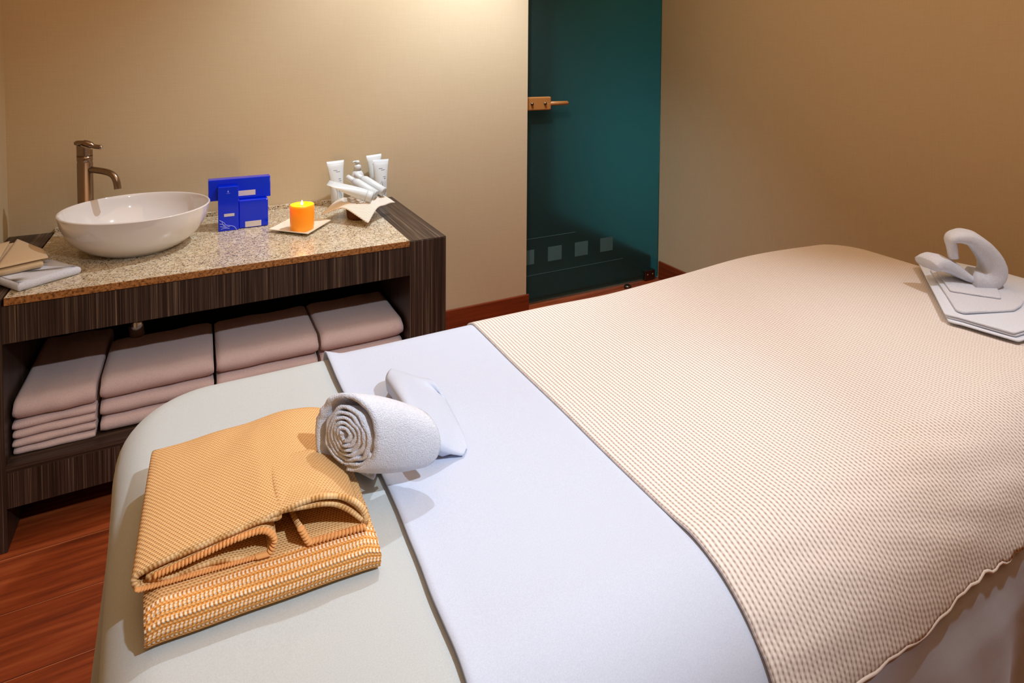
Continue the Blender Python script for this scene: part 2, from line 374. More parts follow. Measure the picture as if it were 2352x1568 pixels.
# towels in the cabinet
def folded_towel(x0, x1, y0, y1, z0, h, seed, label):
    n = 10; w = x1-x0
    prof = []
    for k in range(n+1):                                   # rounded folded front
        a = -math.pi/2+math.pi*k/n; prof.append((y0+h*.5-math.cos(a)*h*.5*1.25, z0+h/2+math.sin(a)*h/2))
    prof = [(y1-.006, z0), (y0+(y1-y0)*.5, z0)]+prof+[(y0+(y1-y0)*.33, z0+h*1.0), (y0+(y1-y0)*.66, z0+h), (y1-.02, z0+h*.97), (y1, z0+h*.8), (y1, z0+h*.2)]
    V, Fc = [], []; m_ = 22; K = len(prof)
    for i in range(m_+1):
        t = i/m_; e = 1-.22*max(0, abs(2*t-1)-.9)/.1
        for (y, z) in prof:
            zz = z0+h/2+(z-z0-h/2)*e
            nn = noise.noise(Vector((x0*3+t*4, y*9+seed, z*10)))
            V.append((x0+w*t+.003*noise.noise(Vector((y*20, z*40, seed+t))), y+.004*nn+.004*noise.noise(Vector((t*2.5, seed, 1))), max(z0+.0002, zz+.003*nn*(1 if z > z0+h*.6 else 0))))
    for i in range(m_):
        for k in range(K): j = (k+1) % K; Fc.append((i*K+k, i*K+j, (i+1)*K+j, (i+1)*K+k))
    Fc.append(tuple(range(K))[::-1]); Fc.append(tuple(m_*K+k for k in range(K)))
    o = mesh('folded_towel', V, Fc, M['terry_s'])
    for p in o.data.polygons:
        if len(p.vertices) > 4: p.use_smooth = False
    tag(o, label, 'towel', 'folded towels on the cabinet shelf'); return o
S = [(-.474, -.276, 2.150, 2.60, [.0225, .0225, .0225, .0225, .064], 'leftmost narrow'),
     (-.268, .044, 2.160, 2.47, [.046, .049, .070], 'second from left'),
     (.050, .372, 2.155, 2.46, [.046, .053, .070], 'third from left'),
     (.378, .676, 2.150, 2.47, [.046, .053, .070], 'rightmost')]
nm = {5: ['bottom', 'second from bottom', 'middle', 'second from top', 'top'], 3: ['bottom', 'middle', 'top']}
for x0, x1, y0, y1, hs, w in S:
    z = .2435
    for k, h in enumerate(hs):
        d = random.uniform(-.004, .006)
        folded_towel(x0+random.uniform(0, .003), x1-random.uniform(0, .003), y0+(d if k < len(hs)-1 else -.002), y1, z, h, k*3+x0*10,
                     'pale pink-beige folded towel, %s of the %s stack on the cabinet shelf' % (nm[len(hs)][k], w))
        z += h+.0022

# drain trap under the basin
dt = empty('drain_trap', (-.19, 2.45, .42), 'chrome drain trap hanging under the basin inside the cabinet', 'pipe')
mesh('trap_cup', *lathe([(0, 0), (.018, .001), (.026, .012), (.026, .06), (.02, .066), (.0, .066)], (-.19, 2.45, .408), 32), M['chrome'], dt)
mesh('drain_pipe', *tube([(-.19, 2.45, .473), (-.19, 2.45, .60), (-.19, 2.46, .699)], .016, 20), M['chrome'], dt)
mesh('waste_arm', *tube(spline([(-.19, 2.47, .455), (-.15, 2.58, .475), (-.14, 2.70, .475), (-.14, YB-.021, .475)], 4), .014, 16), M['chrome'], dt)

# ------------------------------------------------------------------ basin
BX, BY = -.184, 2.452
prof = [(0, 0), (.110, 0), (.124, .004), (.152, .018), (.186, .046), (.208, .078), (.220, .108), (.2255, .130), (.2278, .1405), (.228, .1425), (.2255, .1445), (.2215, .143), (.217, .130), (.211, .106), (.198, .076), (.174, .045), (.138, .024), (.08, .015), (.022, .013), (0, .013)]
def smooth(p, n=4):
    q = spline([(a, 0, b) for a, b in p], n); return [(max(0, v.x), v.z) for v in q]
bn = mesh('vessel_basin', *lathe(smooth(prof, 3), (BX, BY, Z0+.0006), 96), M['ceramic'])
tag(bn, 'round white ceramic vessel basin standing on the granite worktop', 'basin')
mesh('drain_plug', *lathe([(0, 0), (.021, 0), (.021, .002), (.015, .004), (0, .004)], (BX, BY, Z0+.0125), 32), M['chrome'], bn)

# faucet
fx, fy = -.359, 2.66
Z1 = Z0; Z0 = Z0+.0006
fc = empty('tall_faucet', (fx, fy, Z0), 'tall brushed metal single lever faucet behind the white basin', 'faucet')
mesh('faucet_body', *lathe([(0, 0), (.030, 0), (.030, .004), (.0245, .006), (.0245, .277), (.0232, .279), (.0232, .282), (.0245, .284), (.0245, .305), (.0, .305)], (fx, fy, Z0), 48), M['nickel'], fc)
# slanted cap
V, Fc = [], []; n = 48
for k, zz in enumerate((.3, None)):
    for i in range(n):
        a = 2*math.pi*i/n; x = .0245*math.cos(a); y = .0245*math.sin(a)
        V.append((fx+x, fy+y, Z0+(.3 if k == 0 else .334-.5*x+.0*y)))
for i in range(n): j = (i+1) % n; Fc.append((i, j, n+j, n+i))
Fc.append(tuple(n+i for i in range(n)))
cp = mesh('faucet_cap', V, Fc, M['nickel'], fc, smooth=False)
lv = mesh('lever', *tube(spline([(fx-.030, fy, Z0+.349), (fx-.012, fy-.002, Z0+.350), (fx+.008, fy-.006, Z0+.347), (fx+.03, fy-.01, Z0+.336), (fx+.052, fy-.014, Z0+.332)], 5), [.006]*2+[.009]*6+[.0115]*6+[.008]*7, 18), M['nickel'], fc)
mesh('lever_tip', *tube([(fx+.050, fy-.0138, Z0+.3325), (fx+.056, fy-.0148, Z0+.332)], .0065, 16), M['chrome'], lv)
sp_ = [(fx+.018, fy-.012, Z0+.252), (fx+.05, fy-.035, Z0+.249), (fx+.078, fy-.055, Z0+.243), (fx+.094, fy-.066, Z0+.232), (fx+.103, fy-.073, Z0+.212), (fx+.107, fy-.076, Z0+.184)]
mesh('spout', *tube(spline(sp_, 6), .0115, 24), M['nickel'], fc)

Z0 = Z1
# hand towels at the left of the worktop
def rect(c0, ang, w, d):
    a = R(ang); u = Vector((math.cos(a), math.sin(a))); v = Vector((-math.sin(a), math.cos(a))); c0 = Vector(c0)
    return [c0, c0+u*w, c0+u*w+v*d, c0+v*d]
ht = tag(pad('hand_towel', rect((-.450, 2.130), 36, .168, .17), Z0+.0005, .024, M['terry'], nz=.003), 'folded white hand towel at the left end of the granite worktop', 'towel')
lf = empty('linen_cloth', (-.5, 2.3, .748), 'folded beige linen cloth lying on the white hand towel', 'cloth')
pad('folded_body', [(-.515, 2.215), (-.412, 2.258), (-.44, 2.37), (-.535, 2.53), (-.600, 2.50), (-.600, 2.27)], .7485, .022, M['linen'], lf, nz=.003)
def flap(name, pts, mat, parent, t=.003):
    V, Fc, U = grid(lambda u, v: (Vector(pts[0]).lerp(Vector(pts[1]), u)).lerp(Vector(pts[3]).lerp(Vector(pts[2]), u), v)+Vector((0, 0, .004*math.sin(math.pi*u)*math.sin(math.pi*v))), 12, 12)
    o = mesh(name, V, Fc, mat, parent, uvs=U); solid(o, t); return o
flap('pointed_flap', [(-.518, 2.211, .777), (-.402, 2.261, .779), (-.436, 2.38, .774), (-.535, 2.545, .775)], M['linen'], lf)
flap('corner_flap', [(-.600, 2.275, .777), (-.518, 2.220, .782), (-.545, 2.50, .781), (-.600, 2.48, .778)], M['linen'], lf)

# blue boxes
def decal(name, x0, x1, z0, z1, y, mat, parent): return box(name, (x0, y-.0006, z0), (x1, y-.0001, z1), mat, parent)
tb = box('blue_box', (.072, 2.528, Z0+.0003), (.143, 2.562, .892), M['blue'], bw=.002)
tag(tb, 'tall glossy blue carton standing next to the basin rim, white wave print at foot', 'box', 'blue product cartons')
decal('sticker', .092, .128, .778, .789, 2.528, M['label'], tb)
vv = []
for k, pts in enumerate([[(.076, .766), (.090, .757), (.098, .746), (.112, .742), (.126, .737), (.135, .724)], [(.078, .742), (.094, .738), (.112, .739)], [(.076, .752), (.088, .749), (.097, .740)], [(.080, .731), (.094, .734), (.110, .731)], [(.084, .760), (.088, .748), (.092, .741)]]):
    vv.append(tube(spline([(x, 2.5277, z) for x, z in pts], 4), .0012, 6))
mesh('wave_print', *join(vv), M['blue_l'], tb)
mesh('logo_print', [(.104, 2.5277, .871), (.110, 2.5277, .871), (.107, 2.5277, .880)], [(0, 1, 2)], M['blue_l'], tb, False)
mesh('logo_print', *join([tube([(.100, 2.5277, .8665), (.114, 2.5277, .8665)], .0005, 6)]), M['blue_l'], tb)
lb = box('blue_box', (.1435, 2.536, Z0+.0003), (.250, 2.585, .833), M['blue'], bw=.006)
tag(lb, 'squat glossy blue carton on the granite under the wide blue carton', 'box', 'blue product cartons')
decal('sticker', .166, .224, .727, .749, 2.536, M['label'], lb)
wb = box('blue_box', (.040, 2.5625, .8335), (.262, 2.607, .915), M['blue'], bw=.003)
tag(wb, 'wide glossy blue carton lying across the top of the squat carton', 'box', 'blue product cartons')
decal('sticker', .142, .206, .8455, .866, 2.5625, M['label'], wb)

# candle on plate
pc = [az(617.7, 527, .735), az(707, 537, .735), az(760, 505.5, .735)]; pd = pc[0]+pc[2]-pc[1]
ctr = (pc[0]+pc[2])/2
def ring(s, z): return [Vector((ctr.x+(p.x-ctr.x)*s, ctr.y+(p.y-ctr.y)*s, z)) for p in (pc[0], pc[1], pc[2], pd)]
V = []; prof = [(.55, Z0+.0005), (.6, Z0+.0005), (1, .734), (1.0, .737), (.66, .7285), (.1, .728)]
for s, z in prof:
    q = ring(s, z)
    for i in range(4):
        for k in range(6): V.append(q[i].lerp(q[(i+1) % 4], k/6))
Fc = [];n = 24
for k in range(len(prof)-1):
    for i in range(n): j = (i+1) % n; Fc.append((k*n+i, k*n+j, (k+1)*n+j, (k+1)*n+i))
Fc.append(tuple(range(n))[::-1]); Fc.append(tuple((len(prof)-1)*n+i for i in range(n)))
pl = mesh('square_plate', V, Fc, M['plate'], smooth=False); tag(pl, 'square cream dish with raised corners under the orange candle', 'plate')
cx, cy = .357, 2.400
cd = empty('pillar_candle', (cx, cy, .7285), 'short orange pillar candle burning on the square cream dish', 'candle')
mesh('wax_body', *lathe([(0, 0), (.040, 0), (.0425, .003), (.0440, .02), (.0448, .088), (.0442, .097), (.0405, .0985), (.038, .092), (.02, .088), (0, .088)], (cx, cy, .729), 64), M['wax'], cd)
mesh('wick', *tube([(cx, cy, .816), (cx+.001, cy, .828)], .0012, 8), M['wick'], cd)
fl = mesh('flame', *lathe([(0, 0), (.0035, .003), (.0048, .007), (.0036, .012), (.0015, .017), (0, .020)], (cx, cy, .822), 20), M['flame'], cd)

# tubes and bottle
def squeeze_tube(base, axis, wdir, Ln, rad, wid, name, label, group, marks=True):
    base = Vector(base); axis = Vector(axis).normalized(); w = (Vector(wdir)-axis*Vector(wdir).dot(axis)).normalized(); d = axis.cross(w)
    r = empty(name, base, label, 'tube', group)
    def ringpts(t, a, b): return [base+axis*(Ln*t)+w*(a*math.cos(2*math.pi*k/32))+d*(b*math.sin(2*math.pi*k/32)) for k in range(32)]
    prf = [(.13, rad*.96, rad*.96), (.15, rad, rad), (.3, rad*1.03, rad*.95), (.5, rad*1.12, rad*.78), (.7, rad*1.25, rad*.52), (.86, rad*1.38, rad*.22), (.925, wid/2, .0022), (.93, wid/2, .0012), (1, wid/2+.001, .001)]
    V = []; Fc = []
    for t, a, b in prf: V += ringpts(t, a, b)
    for i in range(len(prf)-1):
        for k in range(32): j = (k+1) % 32; Fc.append((i*32+k, i*32+j, (i+1)*32+j, (i+1)*32+k))
    Fc.append(tuple(range(32))[::-1]); Fc.append(tuple((len(prf)-1)*32+k for k in range(32)))
    b_ = mesh('tube_body', V, Fc, M['tubep'], r)
    V = []; cp = [(0, rad*.9, rad*.9), (.01, rad*.97, rad*.97), (.12, rad*.97, rad*.97), (.13, rad*.9, rad*.9)]
    for t, a, b in cp: V += ringpts(t, a, b)
    Fc = [(i*32+k, i*32+(k+1) % 32, (i+1)*32+(k+1) % 32, (i+1)*32+k) for i in range(3) for k in range(32)]+[tuple(range(32))[::-1], tuple(96+k for k in range(32))]
    mesh('tube_cap', V, Fc, M['tubep'], r)
    if marks:
        s = -1 if d.y > 0 else 1
        def on(u, t):      # point on the printed face
            i_ = max(q for q in range(len(prf)-1) if prf[q][0] <= t); f_ = (t-prf[i_][0])/(prf[i_+1][0]-prf[i_][0]); a = prf[i_][1]*(1-f_)+prf[i_+1][1]*f_; b = prf[i_][2]*(1-f_)+prf[i_+1][2]*f_
            x = u*a*.8; return base+axis*(Ln*t)+w*x+d*(s*(b*math.sqrt(max(.05, 1-(x/a)**2))+.0009))
        for q in ((-.5, .80, .15), (-.15, .765, .5), (.15, .61, .6), (.2, .57, .6)):
            mesh('printed_line', *tube([on(q[0]+(q[2]-q[0])*i/6, q[1]+.004*math.sin(i*2.5)) for i in range(7)], .0008, 6), M['print'], b_)
        for c in ([(-.45, .2), (-.3, .34), (-.55, .42), (-.35, .5)], [(.0, .22), (-.05, .36), (.0, .5)], [(.3, .2), (.25, .3), (-.1, .4), (-.25, .52)], [(.5, .24), (.35, .36), (.42, .5)]):
            mesh('leaf_print', *tube(spline([on(u, t) for u, t in c], 4), .0006, 6), M['print'], b_)
    return r
G = 'white cosmetic tubes by the wall'
wr = (1, -.12, 0)
squeeze_tube((.556, 2.715, Z0+.0005), (-.03, .10, 1), (.98, .2, 0), .204, .027, .079, 'squeeze_tube', 'white squeeze tube standing alone left of the pump bottle', G)
squeeze_tube((.742, 2.765, Z0+.0005), (-.04, .04, 1), (.98, .2, 0), .212, .024, .075, 'squeeze_tube', 'white squeeze tube at the far right, mostly behind the other tube', G)
squeeze_tube((.745, 2.705, Z0+.0005), (.035, .08, 1), (.98, .25, 0), .197, .028, .079, 'squeeze_tube', 'white squeeze tube at the far right, in front of its pair', G)
bx, by = .650, 2.745
pb = empty('pump_bottle', (bx, by, Z0), 'white pump bottle between the standing tubes against the wall', 'bottle')
mesh('bottle_body', *lathe(smooth([(0, 0), (.028, 0), (.0295, .004), (.0295, .11), (.0285, .128), (.022, .143), (.016, .149), (.0155, .152)], 3)+[(0, .152)], (bx, by, Z0+.0005), 40), M['tubep'], pb)
mesh('collar', *lathe([(0, .150), (.0165, .150), (.0165, .172), (.014, .175), (.008, .176), (.007, .186), (0, .186)], (bx, by, Z0), 32), M['tubep'], pb)
mesh('pump_head', *join([lathe([(0, .184), (.010, .184), (.011, .190), (.007, .196), (0, .197)], (bx, by, Z0), 24), tube([(bx, by, Z0+.191), (bx-.016, by-.008, Z0+.193), (bx-.026, by-.012, Z0+.189)], [.0045, .004, .003], 12)]), M['tubep'], pb)
for z in (.108, .102): mesh('printed_line', *tube([(bx+.0298*math.sin(a), by-.0298*math.cos(a), Z0+z) for a in (-.5, -.3, -.1, .1, .3, .5)], .0012, 6), M['print'], pb)

# basket lined with a waffle cloth
kx, ky = .598, 2.495
bk = tag(mesh('wicker_basket', *lathe([(0, 0), (.046, 0), (.049, .005), (.053, .038), (.053, .042), (.049, .042), (.038, .010), (0, .006)], (kx, ky, Z0+.0005), 40), M['basket']), 'small brown basket under the draped waffle cloth', 'basket')
def nap(u, v):
    a, b = (u-.5)*2, (v-.5)*2; ang = R(45-2)
    x, y = (a*math.cos(ang)-b*math.sin(ang)), (a*math.sin(ang)+b*math.cos(ang))
    r = math.hypot(a, b); th = math.atan2(y, x); k0 = max(abs(a), abs(b), 1e-6)
    bd = r/k0/1.414
    edge = (.150+.018*max(0, -math.sin(th)))*bd**1.3
    k = max(abs(a), abs(b)); Rr = edge*k
    rim = .068
    if Rr < rim: z = .016+.050*(Rr/rim)**3
    else: z = .066-.054*min(1, (Rr-rim)/.095)**1.1
    z += .004*math.sin(5*th+1.2)*min(1, k)
    if Rr > rim: z += .018*max(0, math.cos(th-R(15)))**8*(k)
    return Vector((kx+Rr*math.cos(th), ky+Rr*math.sin(th), Z0+.010+max(z, .0)))
V, Fc, U = grid(nap, 40, 40)
nk = tag(solid(mesh('waffle_napkin', V, Fc, M['waffle'], uvs=U), .0035, 1), 'cream waffle napkin draped over the basket with its corners spread', 'napkin')
G2 = 'white containers lying in the napkin'
squeeze_tube((.634, 2.428, .817), (-.84, .30, .34), (.2, .9, .15), .185, .024, .062, 'squeeze_tube', 'white squeeze tube lying in the napkin, flat end pointing left', G2, False)
def jar(a, b, r, label):
    a = Vector(a); b = Vector(b); t = (b-a).normalized(); Ln = (b-a).length
    e = empty('sample_bottle', a, label, 'bottle', G2)
    pts = [a, a+t*.002, a+t*(Ln*.66), a+t*(Ln*.74), a+t*(Ln*.77)]
    mesh('bottle_body', *tube(pts, [r*.85, r, r, r*.75, r*.5], 28), M['tubep'], e)
    mesh('screw_cap', *tube([a+t*(Ln*.765), a+t*(Ln*.77), a+t*(Ln*.985), b], [r*.6, r*.66, r*.62, r*.5], 28), M['tubep'], e)
    return e
jar((.660, 2.462, .818), (.562, 2.560, .884), .020, 'white sample bottle lying in the napkin, middle of the three')
jar((.700, 2.485, .821), (.606, 2.598, .884), .020, 'white sample bottle lying in the napkin, nearest the standing pair')

# ------------------------------------------------------------------ massage table
ZB = .75
IX0, IX1, IY0, IY1, RC = -.063, 1.945, .590, 1.286, .09
def topz(x, y):
    b = -.004*math.exp(-((x-1.0)/.16)**2)*max(0, min(1, (y-1.0)/.25))+math.exp(-((x-1.56)/.30)**2)*(.010+.010*max(0, min(1, (y-.7)/.5)))
    return b+.0016*noise.noise(Vector((x*5, y*5, 1)))
def drape(x, y, off=0., seed=0., rip=1.):
    ix0 = IX0-.005+.065*max(0, 1.15-max(y, .3))
    qx = min(max(x, ix0+RC), IX1-RC); qy = min(max(y, IY0+RC), IY1-RC)
    dx, dy = x-qx, y-qy; L_ = math.hypot(dx, dy); d = L_-RC
    if d <= 0: return Vector((x, y, ZB+off+topz(x, y)))
    nx, ny = dx/L_, dy/L_; bx_, by_ = qx+nx*RC, qy+ny*RC
    r = .05+.10*max(0, -ny)**2+.01*max(0, -nx)**2
    z0 = ZB+topz(bx_, by_)
    q = r*math.pi/2
    if d < q:
        a = d/r; return Vector((bx_+nx*(r+off)*math.sin(a), by_+ny*(r+off)*math.sin(a), z0-r+(r+off)*math.cos(a)))
    s = d-q; per = bx_*1.0+by_*1.6
    w = rip*min(1, s/.25)*(.016*math.sin(17*per+seed)+.009*math.sin(41*per+seed*2))
    o = r+off*(1+.8*min(1, s/.05))+.03*s+w
    return Vector((bx_+nx*o, by_+ny*o, z0-r-s))
def cloth_piece(name, x0, x1, y0, y1, off, mat, t, seed, nu, nv, edge=None, rip=1., lift=None):
    def fn(u, v):
        x = x0+(x1-x0)*u; y = y0+(y1-y0)*v
        if edge: x, y = edge(x, y, u, v)
        return drape(x, y, off+(lift(x, y) if lift else 0), seed, rip)
    V, Fc, U = grid(fn, nu, nv, lambda u, v: (x0+(x1-x0)*u, y0+(y1-y0)*v))
    o = mesh(name, V, Fc, mat, uvs=U); return solid(o, t)
mt = empty('massage_table', (.95, .9, 0), 'padded massage table standing in front of the vanity cabinet under its sheets', 'massage table')
box('padded_top', (IX0+.02, IY0+.02, .66), (IX1-.02, IY1-.02, ZB-.012), M['sheet'], mt, .045, 5)
box('table_frame', (.02, .62, .60), (1.88, 1.24, .66), M['wood_h'], mt)
for x in (.08, 1.8):
    for y in (.64, 1.18): box('leg', (x, y, 0), (x+.05, y+.05, .60), M['wood_h'], mt, .004, 2)
ls = cloth_piece('bottom_sheet', IX0-.50, IX1+.40, IY0-.56, IY1+.50, 0., M['sheet'], .003, .6, 260, 190)
tag(ls, 'off-white bottom sheet covering the whole massage table and hanging down its sides', 'sheet')
def edge2(x, y, u, v):
    if u < .12: x += (1-u/.12)*(.003*math.sin(y*9)+.003*noise.noise(Vector((y*13, 2, 0))))
    return x, y
ts = cloth_piece('top_sheet', .243, IX1+.16, IY0-.50, IY1+.34, .0068, M['white'], .003, .6, 200, 190, edge2, lift=lambda x, y: (.0045+.006*max(0, min(1, (y-.9)/.35)))*max(0, 1-(x-.243)/.03))
tag(ts, 'smooth white top sheet laid across the middle of the massage table', 'sheet')
def edge3(x, y, u, v):
    # wavy hem on the near side, straight head edge
    if v < .3: y += (1-v/.3)*(.007*math.sin(x*13+.5)+.010*noise.noise(Vector((x*9, 3, 1)))+.006*noise.noise(Vector((x*30, 5, 1)))+.0015*math.sin(x*150))
    return x, y
bl = cloth_piece('ribbed_blanket', .580, IX1+.075, IY0-.200, IY1+.30, .0115, M['blanket'], .004, .6, 260, 220, edge3, lift=lambda x, y: (.0035*noise.noise(Vector((x*7+y*4, y*34+x*6, 2)))+.0035)*max(0, min(1, (.66-y)/.1)))
tag(bl, 'cream ribbed cotton blanket spread over the far half of the massage table', 'blanket')
hv = []
for i in range(150):
    x = .580+(IX1+.075-.580)*i/149; _, y = edge3(x, IY0-.200, 0, 0); hv.append(drape(x, y, .0130, .6, 1))
mesh('blanket_hem', *tube(hv, .0028, 8), M['blanket'], bl)

# ------------------------------------------------------------------ orange folded towel
ot = empty('orange_towel', (.06, .87, ZB), 'thick orange woven towel folded open-ended on the left end of the massage table', 'towel')
zs = ZB+.001; hsl = .044
def lower(u, v):       # v runs round the front roll: bottom -> front -> top -> back
    x0 = -.060+.004*math.sin(v*5); x1 = .199
    x = x0+(x1-x0)*u
    P_ = [(1.0, 0), (.82, 0), (.750, 0), (.734, .006), (.728, .018), (.731, .032), (.742, .041), (.760, .044), (.80, .045), (.9, .044), (.99, .043), (1.012, .036), (1.018, .02), (1.010, .006), (1.0, 0)]
    t = v*(len(P_)-1); i = min(int(t), len(P_)-2); f = t-i
    y = P_[i][0]*(1-f)+P_[i+1][0]*f; z = P_[i][1]*(1-f)+P_[i+1][1]*f
    e = 1-.18*max(0, abs(2*u-1)-.88)/.12
    return Vector((x+.002*noise.noise(Vector((y*30, z*60, 2))), y+(.004-.010*u)*(1 if y < .8 else 0)+.002*noise.noise(Vector((x*12, 0, 5))), zs+z*e))
V, Fc, U = grid(lower, 60, 112)
per = [0]
for j in range(1, 113): per.append(per[-1]+(V[j*61+30]-V[(j-1)*61+30]).length)
U = [(.26*(i % 61)/60, per[i//61]) for i in range(len(V))]
n61 = 61
Fc.append(tuple(j*61 for j in range(113))); Fc.append(tuple(j*61+60 for j in range(113))[::-1])
lo = mesh('lower_fold', V, Fc, M['orange_s'], ot, uvs=U)
for p in lo.data.polygons:
    if len(p.vertices) > 4: p.use_smooth = False
    else:
        pass
# the stripes belong to the front roll, the rest is plain weave
lo.data.materials.append(M['orange'])
for p in lo.data.polygons:
    c = p.center
    if c.y > .755 and c.z > zs+.03 or c.y > .79: p.material_index = 1
def fpt(px, py):
    p = ay(px, py, .75); yf = .773-(p.x+.057)/.245*.025; return ay(px, py, yf)
TOP = zs+hsl
def ribbon(name, path, y_back, t, mat, parent, flat=.5, back=None, n=6, uo=0, nd=16, xin=0.):
    P = spline([fpt(*p) for p in path], n); ln = [0]
    for i in range(1, len(P)): ln.append(ln[-1]+(P[i]-P[i-1]).length)
    def fn(u, v):
        i = min(int(round(u*(len(P)-1))), len(P)-1); p = P[i]
        y = p.y+(y_back-p.y)*v
        z = TOP+.0035+(max(p.z, TOP+.0035)-TOP-.0035)*(1-flat*v*v)
        x = p.x+(.055-p.x)*xin*v
        g = max(0, min(1, (p.x-.07)/.10))*math.sin(math.pi*min(1, v*1.15)**.8) if xin else 0
        z = max(TOP+.0035, z-.024*g); x -= .016*g
        if v > .88: z = TOP+.0035+(z-TOP-.0035)*max(0.12, math.sqrt(max(0, 1-((v-.88)/.12)**2)))
        return Vector((x, y, z+.0025*noise.noise(Vector((x*22, y*18, 0)))*v))
    nu = len(P)-1
    V, Fc, U = grid(fn, nu, nd)
    U = [(V[k].y+uo, ln[k % (nu+1)]) for k in range(len(V))]
    U = [(b, a) for a, b in U]
    o = mesh(name, V, Fc, mat, parent, uvs=U); solid(o, t, 0); return o, P
outer = [(595, 1342), (450, 1356), (335, 1358), (312, 1346), (308, 1332), (325, 1316), (380, 1288), (450, 1258), (560, 1213), (640, 1178), (700, 1152), (745, 1140), (795, 1142), (828, 1160), (842, 1185), (836, 1212), (800, 1232), (755, 1242), (715, 1246), (700, 1228), (688, 1206)]
o1, P1 = ribbon('upper_fold', outer, 1.032, .0060, M['orange'], ot, flat=.58, nd=30, xin=.05)
inner = [(592, 1336), (604, 1302), (618, 1268), (630, 1240), (622, 1222), (598, 1216), (540, 1236), (470, 1268), (400, 1300), (350, 1322), (345, 1330), (400, 1326), (480, 1296), (560, 1284), (600, 1286)]
o2, P2 = ribbon('inner_fold', inner, .86, .006, M['orange'], ot, flat=.2)
o3, P3 = ribbon('inner_fold', [(400, 1282), (520, 1232), (600, 1198), (640, 1190), (646, 1176), (700, 1165), (760, 1158), (800, 1172), (834, 1196)], .9, .005, M['orange'], ot, flat=.3)
def beads(name, P, s, sz, parent, y=-.0015):
    parts = []; acc = 0; last = P[0]
    d = [0]
    for i in range(1, len(P)): d.append(d[-1]+(P[i]-P[i-1]).length)
    t = 0; k = 0
    while t < d[-1]:
        i = max(j for j in range(len(d)) if d[j] <= t); i = min(i, len(P)-2)
        f = (t-d[i])/max(1e-6, d[i+1]-d[i]); p = P[i].lerp(P[i+1], f); tn = (P[i+1]-P[i]).normalized(); nr = Vector((-tn.z, 0, tn.x))
        p = Vector((p.x, p.y+y, max(p.z, TOP+.0035)))
        v, f_ = lathe([(0, -1), (.5, -.87), (.87, -.5), (1, 0), (.87, .5), (.5, .87), (0, 1)], n=10)
        v = [p+tn*(q[0]*s*.56+q[2]*s*.2)+nr*(q[2]*sz)+Vector((0, q[1]*s*1.1, 0)) for q in v]
        parts.append((v, f_)); t += s
    o = mesh(name, *join(parts), M['rope'], parent); return o
beads('hem_stitching', P2[6*5:6*3+6*6], .0040, .0036, o2)
beads('hem_stitching', P2[:6*6], .0042, .0038, o2)
beads('hem_stitching', P1[6*15:], .0046, .0044, o1)
beads('hem_stitching', P1[:6*3], .0034, .0026, o1)

# ------------------------------------------------------------------ rolled white towel
rt = empty('rolled_towel', (.24, .95, ZB), 'rolled white terry towel with its spiral end facing out beside the orange towel', 'towel')
C0 = Vector((.1825, .840, .870)); e1 = Vector((.72, -.69, .0)); ax = Vector((.098, .010, -.042))
def spiral(turns, r0, r1, n=36):
    pts = []
    for i in range(int(turns*n)+1):
        a = 2*math.pi*i/n; k = i/(turns*n); r = r0+(r1-r0)*k
        r *= 1+.05*math.sin(3.1*a)+.03*math.sin(7.3*a+1)
        pts.append((r*math.cos(a+2.2), r*math.sin(a+2.2)*1.18))
    return pts
def roll(name, sp, thick, parent, tail=0, shrink=0, z_off=0):
    P = sp; nu = len(P)-1; ln = [0]
    for i in range(nu): ln.append(ln[-1]+math.hypot(P[i+1][0]-P[i][0], P[i+1][1]-P[i][1]))
    def fn(u, v):
        i = int(round(u*nu)); x, z = P[i]; k = 1+.10*math.sin(v*math.pi)
        q = math.hypot(x, z); x *= .96; z *= .96
        pr = .010*(1-q/.05)*(1-v)               # centre pushed out a little
        w = C0+e1*(x*k)+ax*v+Vector((0, 0, z*(k-.16*v)))-ax.normalized()*pr+ax.normalized()*.0025*noise.noise(Vector((x*80, z*80, 4)))*(1-v)
        w.z = max(w.z, ZB+.0150); return w
    V, Fc, U = grid(fn, nu, 14); U = [(ln[i % (nu+1)], (i//(nu+1))*.01) for i in range(len(V))]
    o = mesh(name, V, Fc, M['terry'], parent, uvs=U); solid(o, thick, 0); return o
roll('inner_roll', [(x+.003, z-.005) for x, z in spiral(5.6, .004, .0385)], .0040, rt)
osp = [( .0485*math.cos(a), .0530*math.sin(a)) for a in [R(235-i*7) for i in range(44)]]
osp = [(-.0500, -.056), (-.0530, -.03)]+[(-.0505+.0, -.0+.01)]+[(.0475*math.cos(R(t)), .0545*math.sin(R(t))) for t in range(160, -96, -7)]
osp = [(v.x, v.z) for v in spline([(a, 0, b) for a, b in osp], 2)]
roll('outer_wrap', osp, .0062, rt)
tl = [az(790, 1092, ZB+.006), az(832, 1128, ZB+.004), az(866, 1128, ZB+.004), az(876, 1070, ZB+.010), az(800, 1060, ZB+.012)]
pad('tail_end', [(az(782, 1085, ZB).x, az(782, 1085, ZB).y), (az(860, 1126, ZB).x, az(860, 1126, ZB).y), (az(878, 1075, ZB).x, az(878, 1075, ZB).y), (az(850, 1040, ZB).x, az(850, 1040, ZB).y), (az(790, 1050, ZB).x, az(790, 1050, ZB).y)], ZB+.0130, .007, M['terry'], rt, nz=.001)

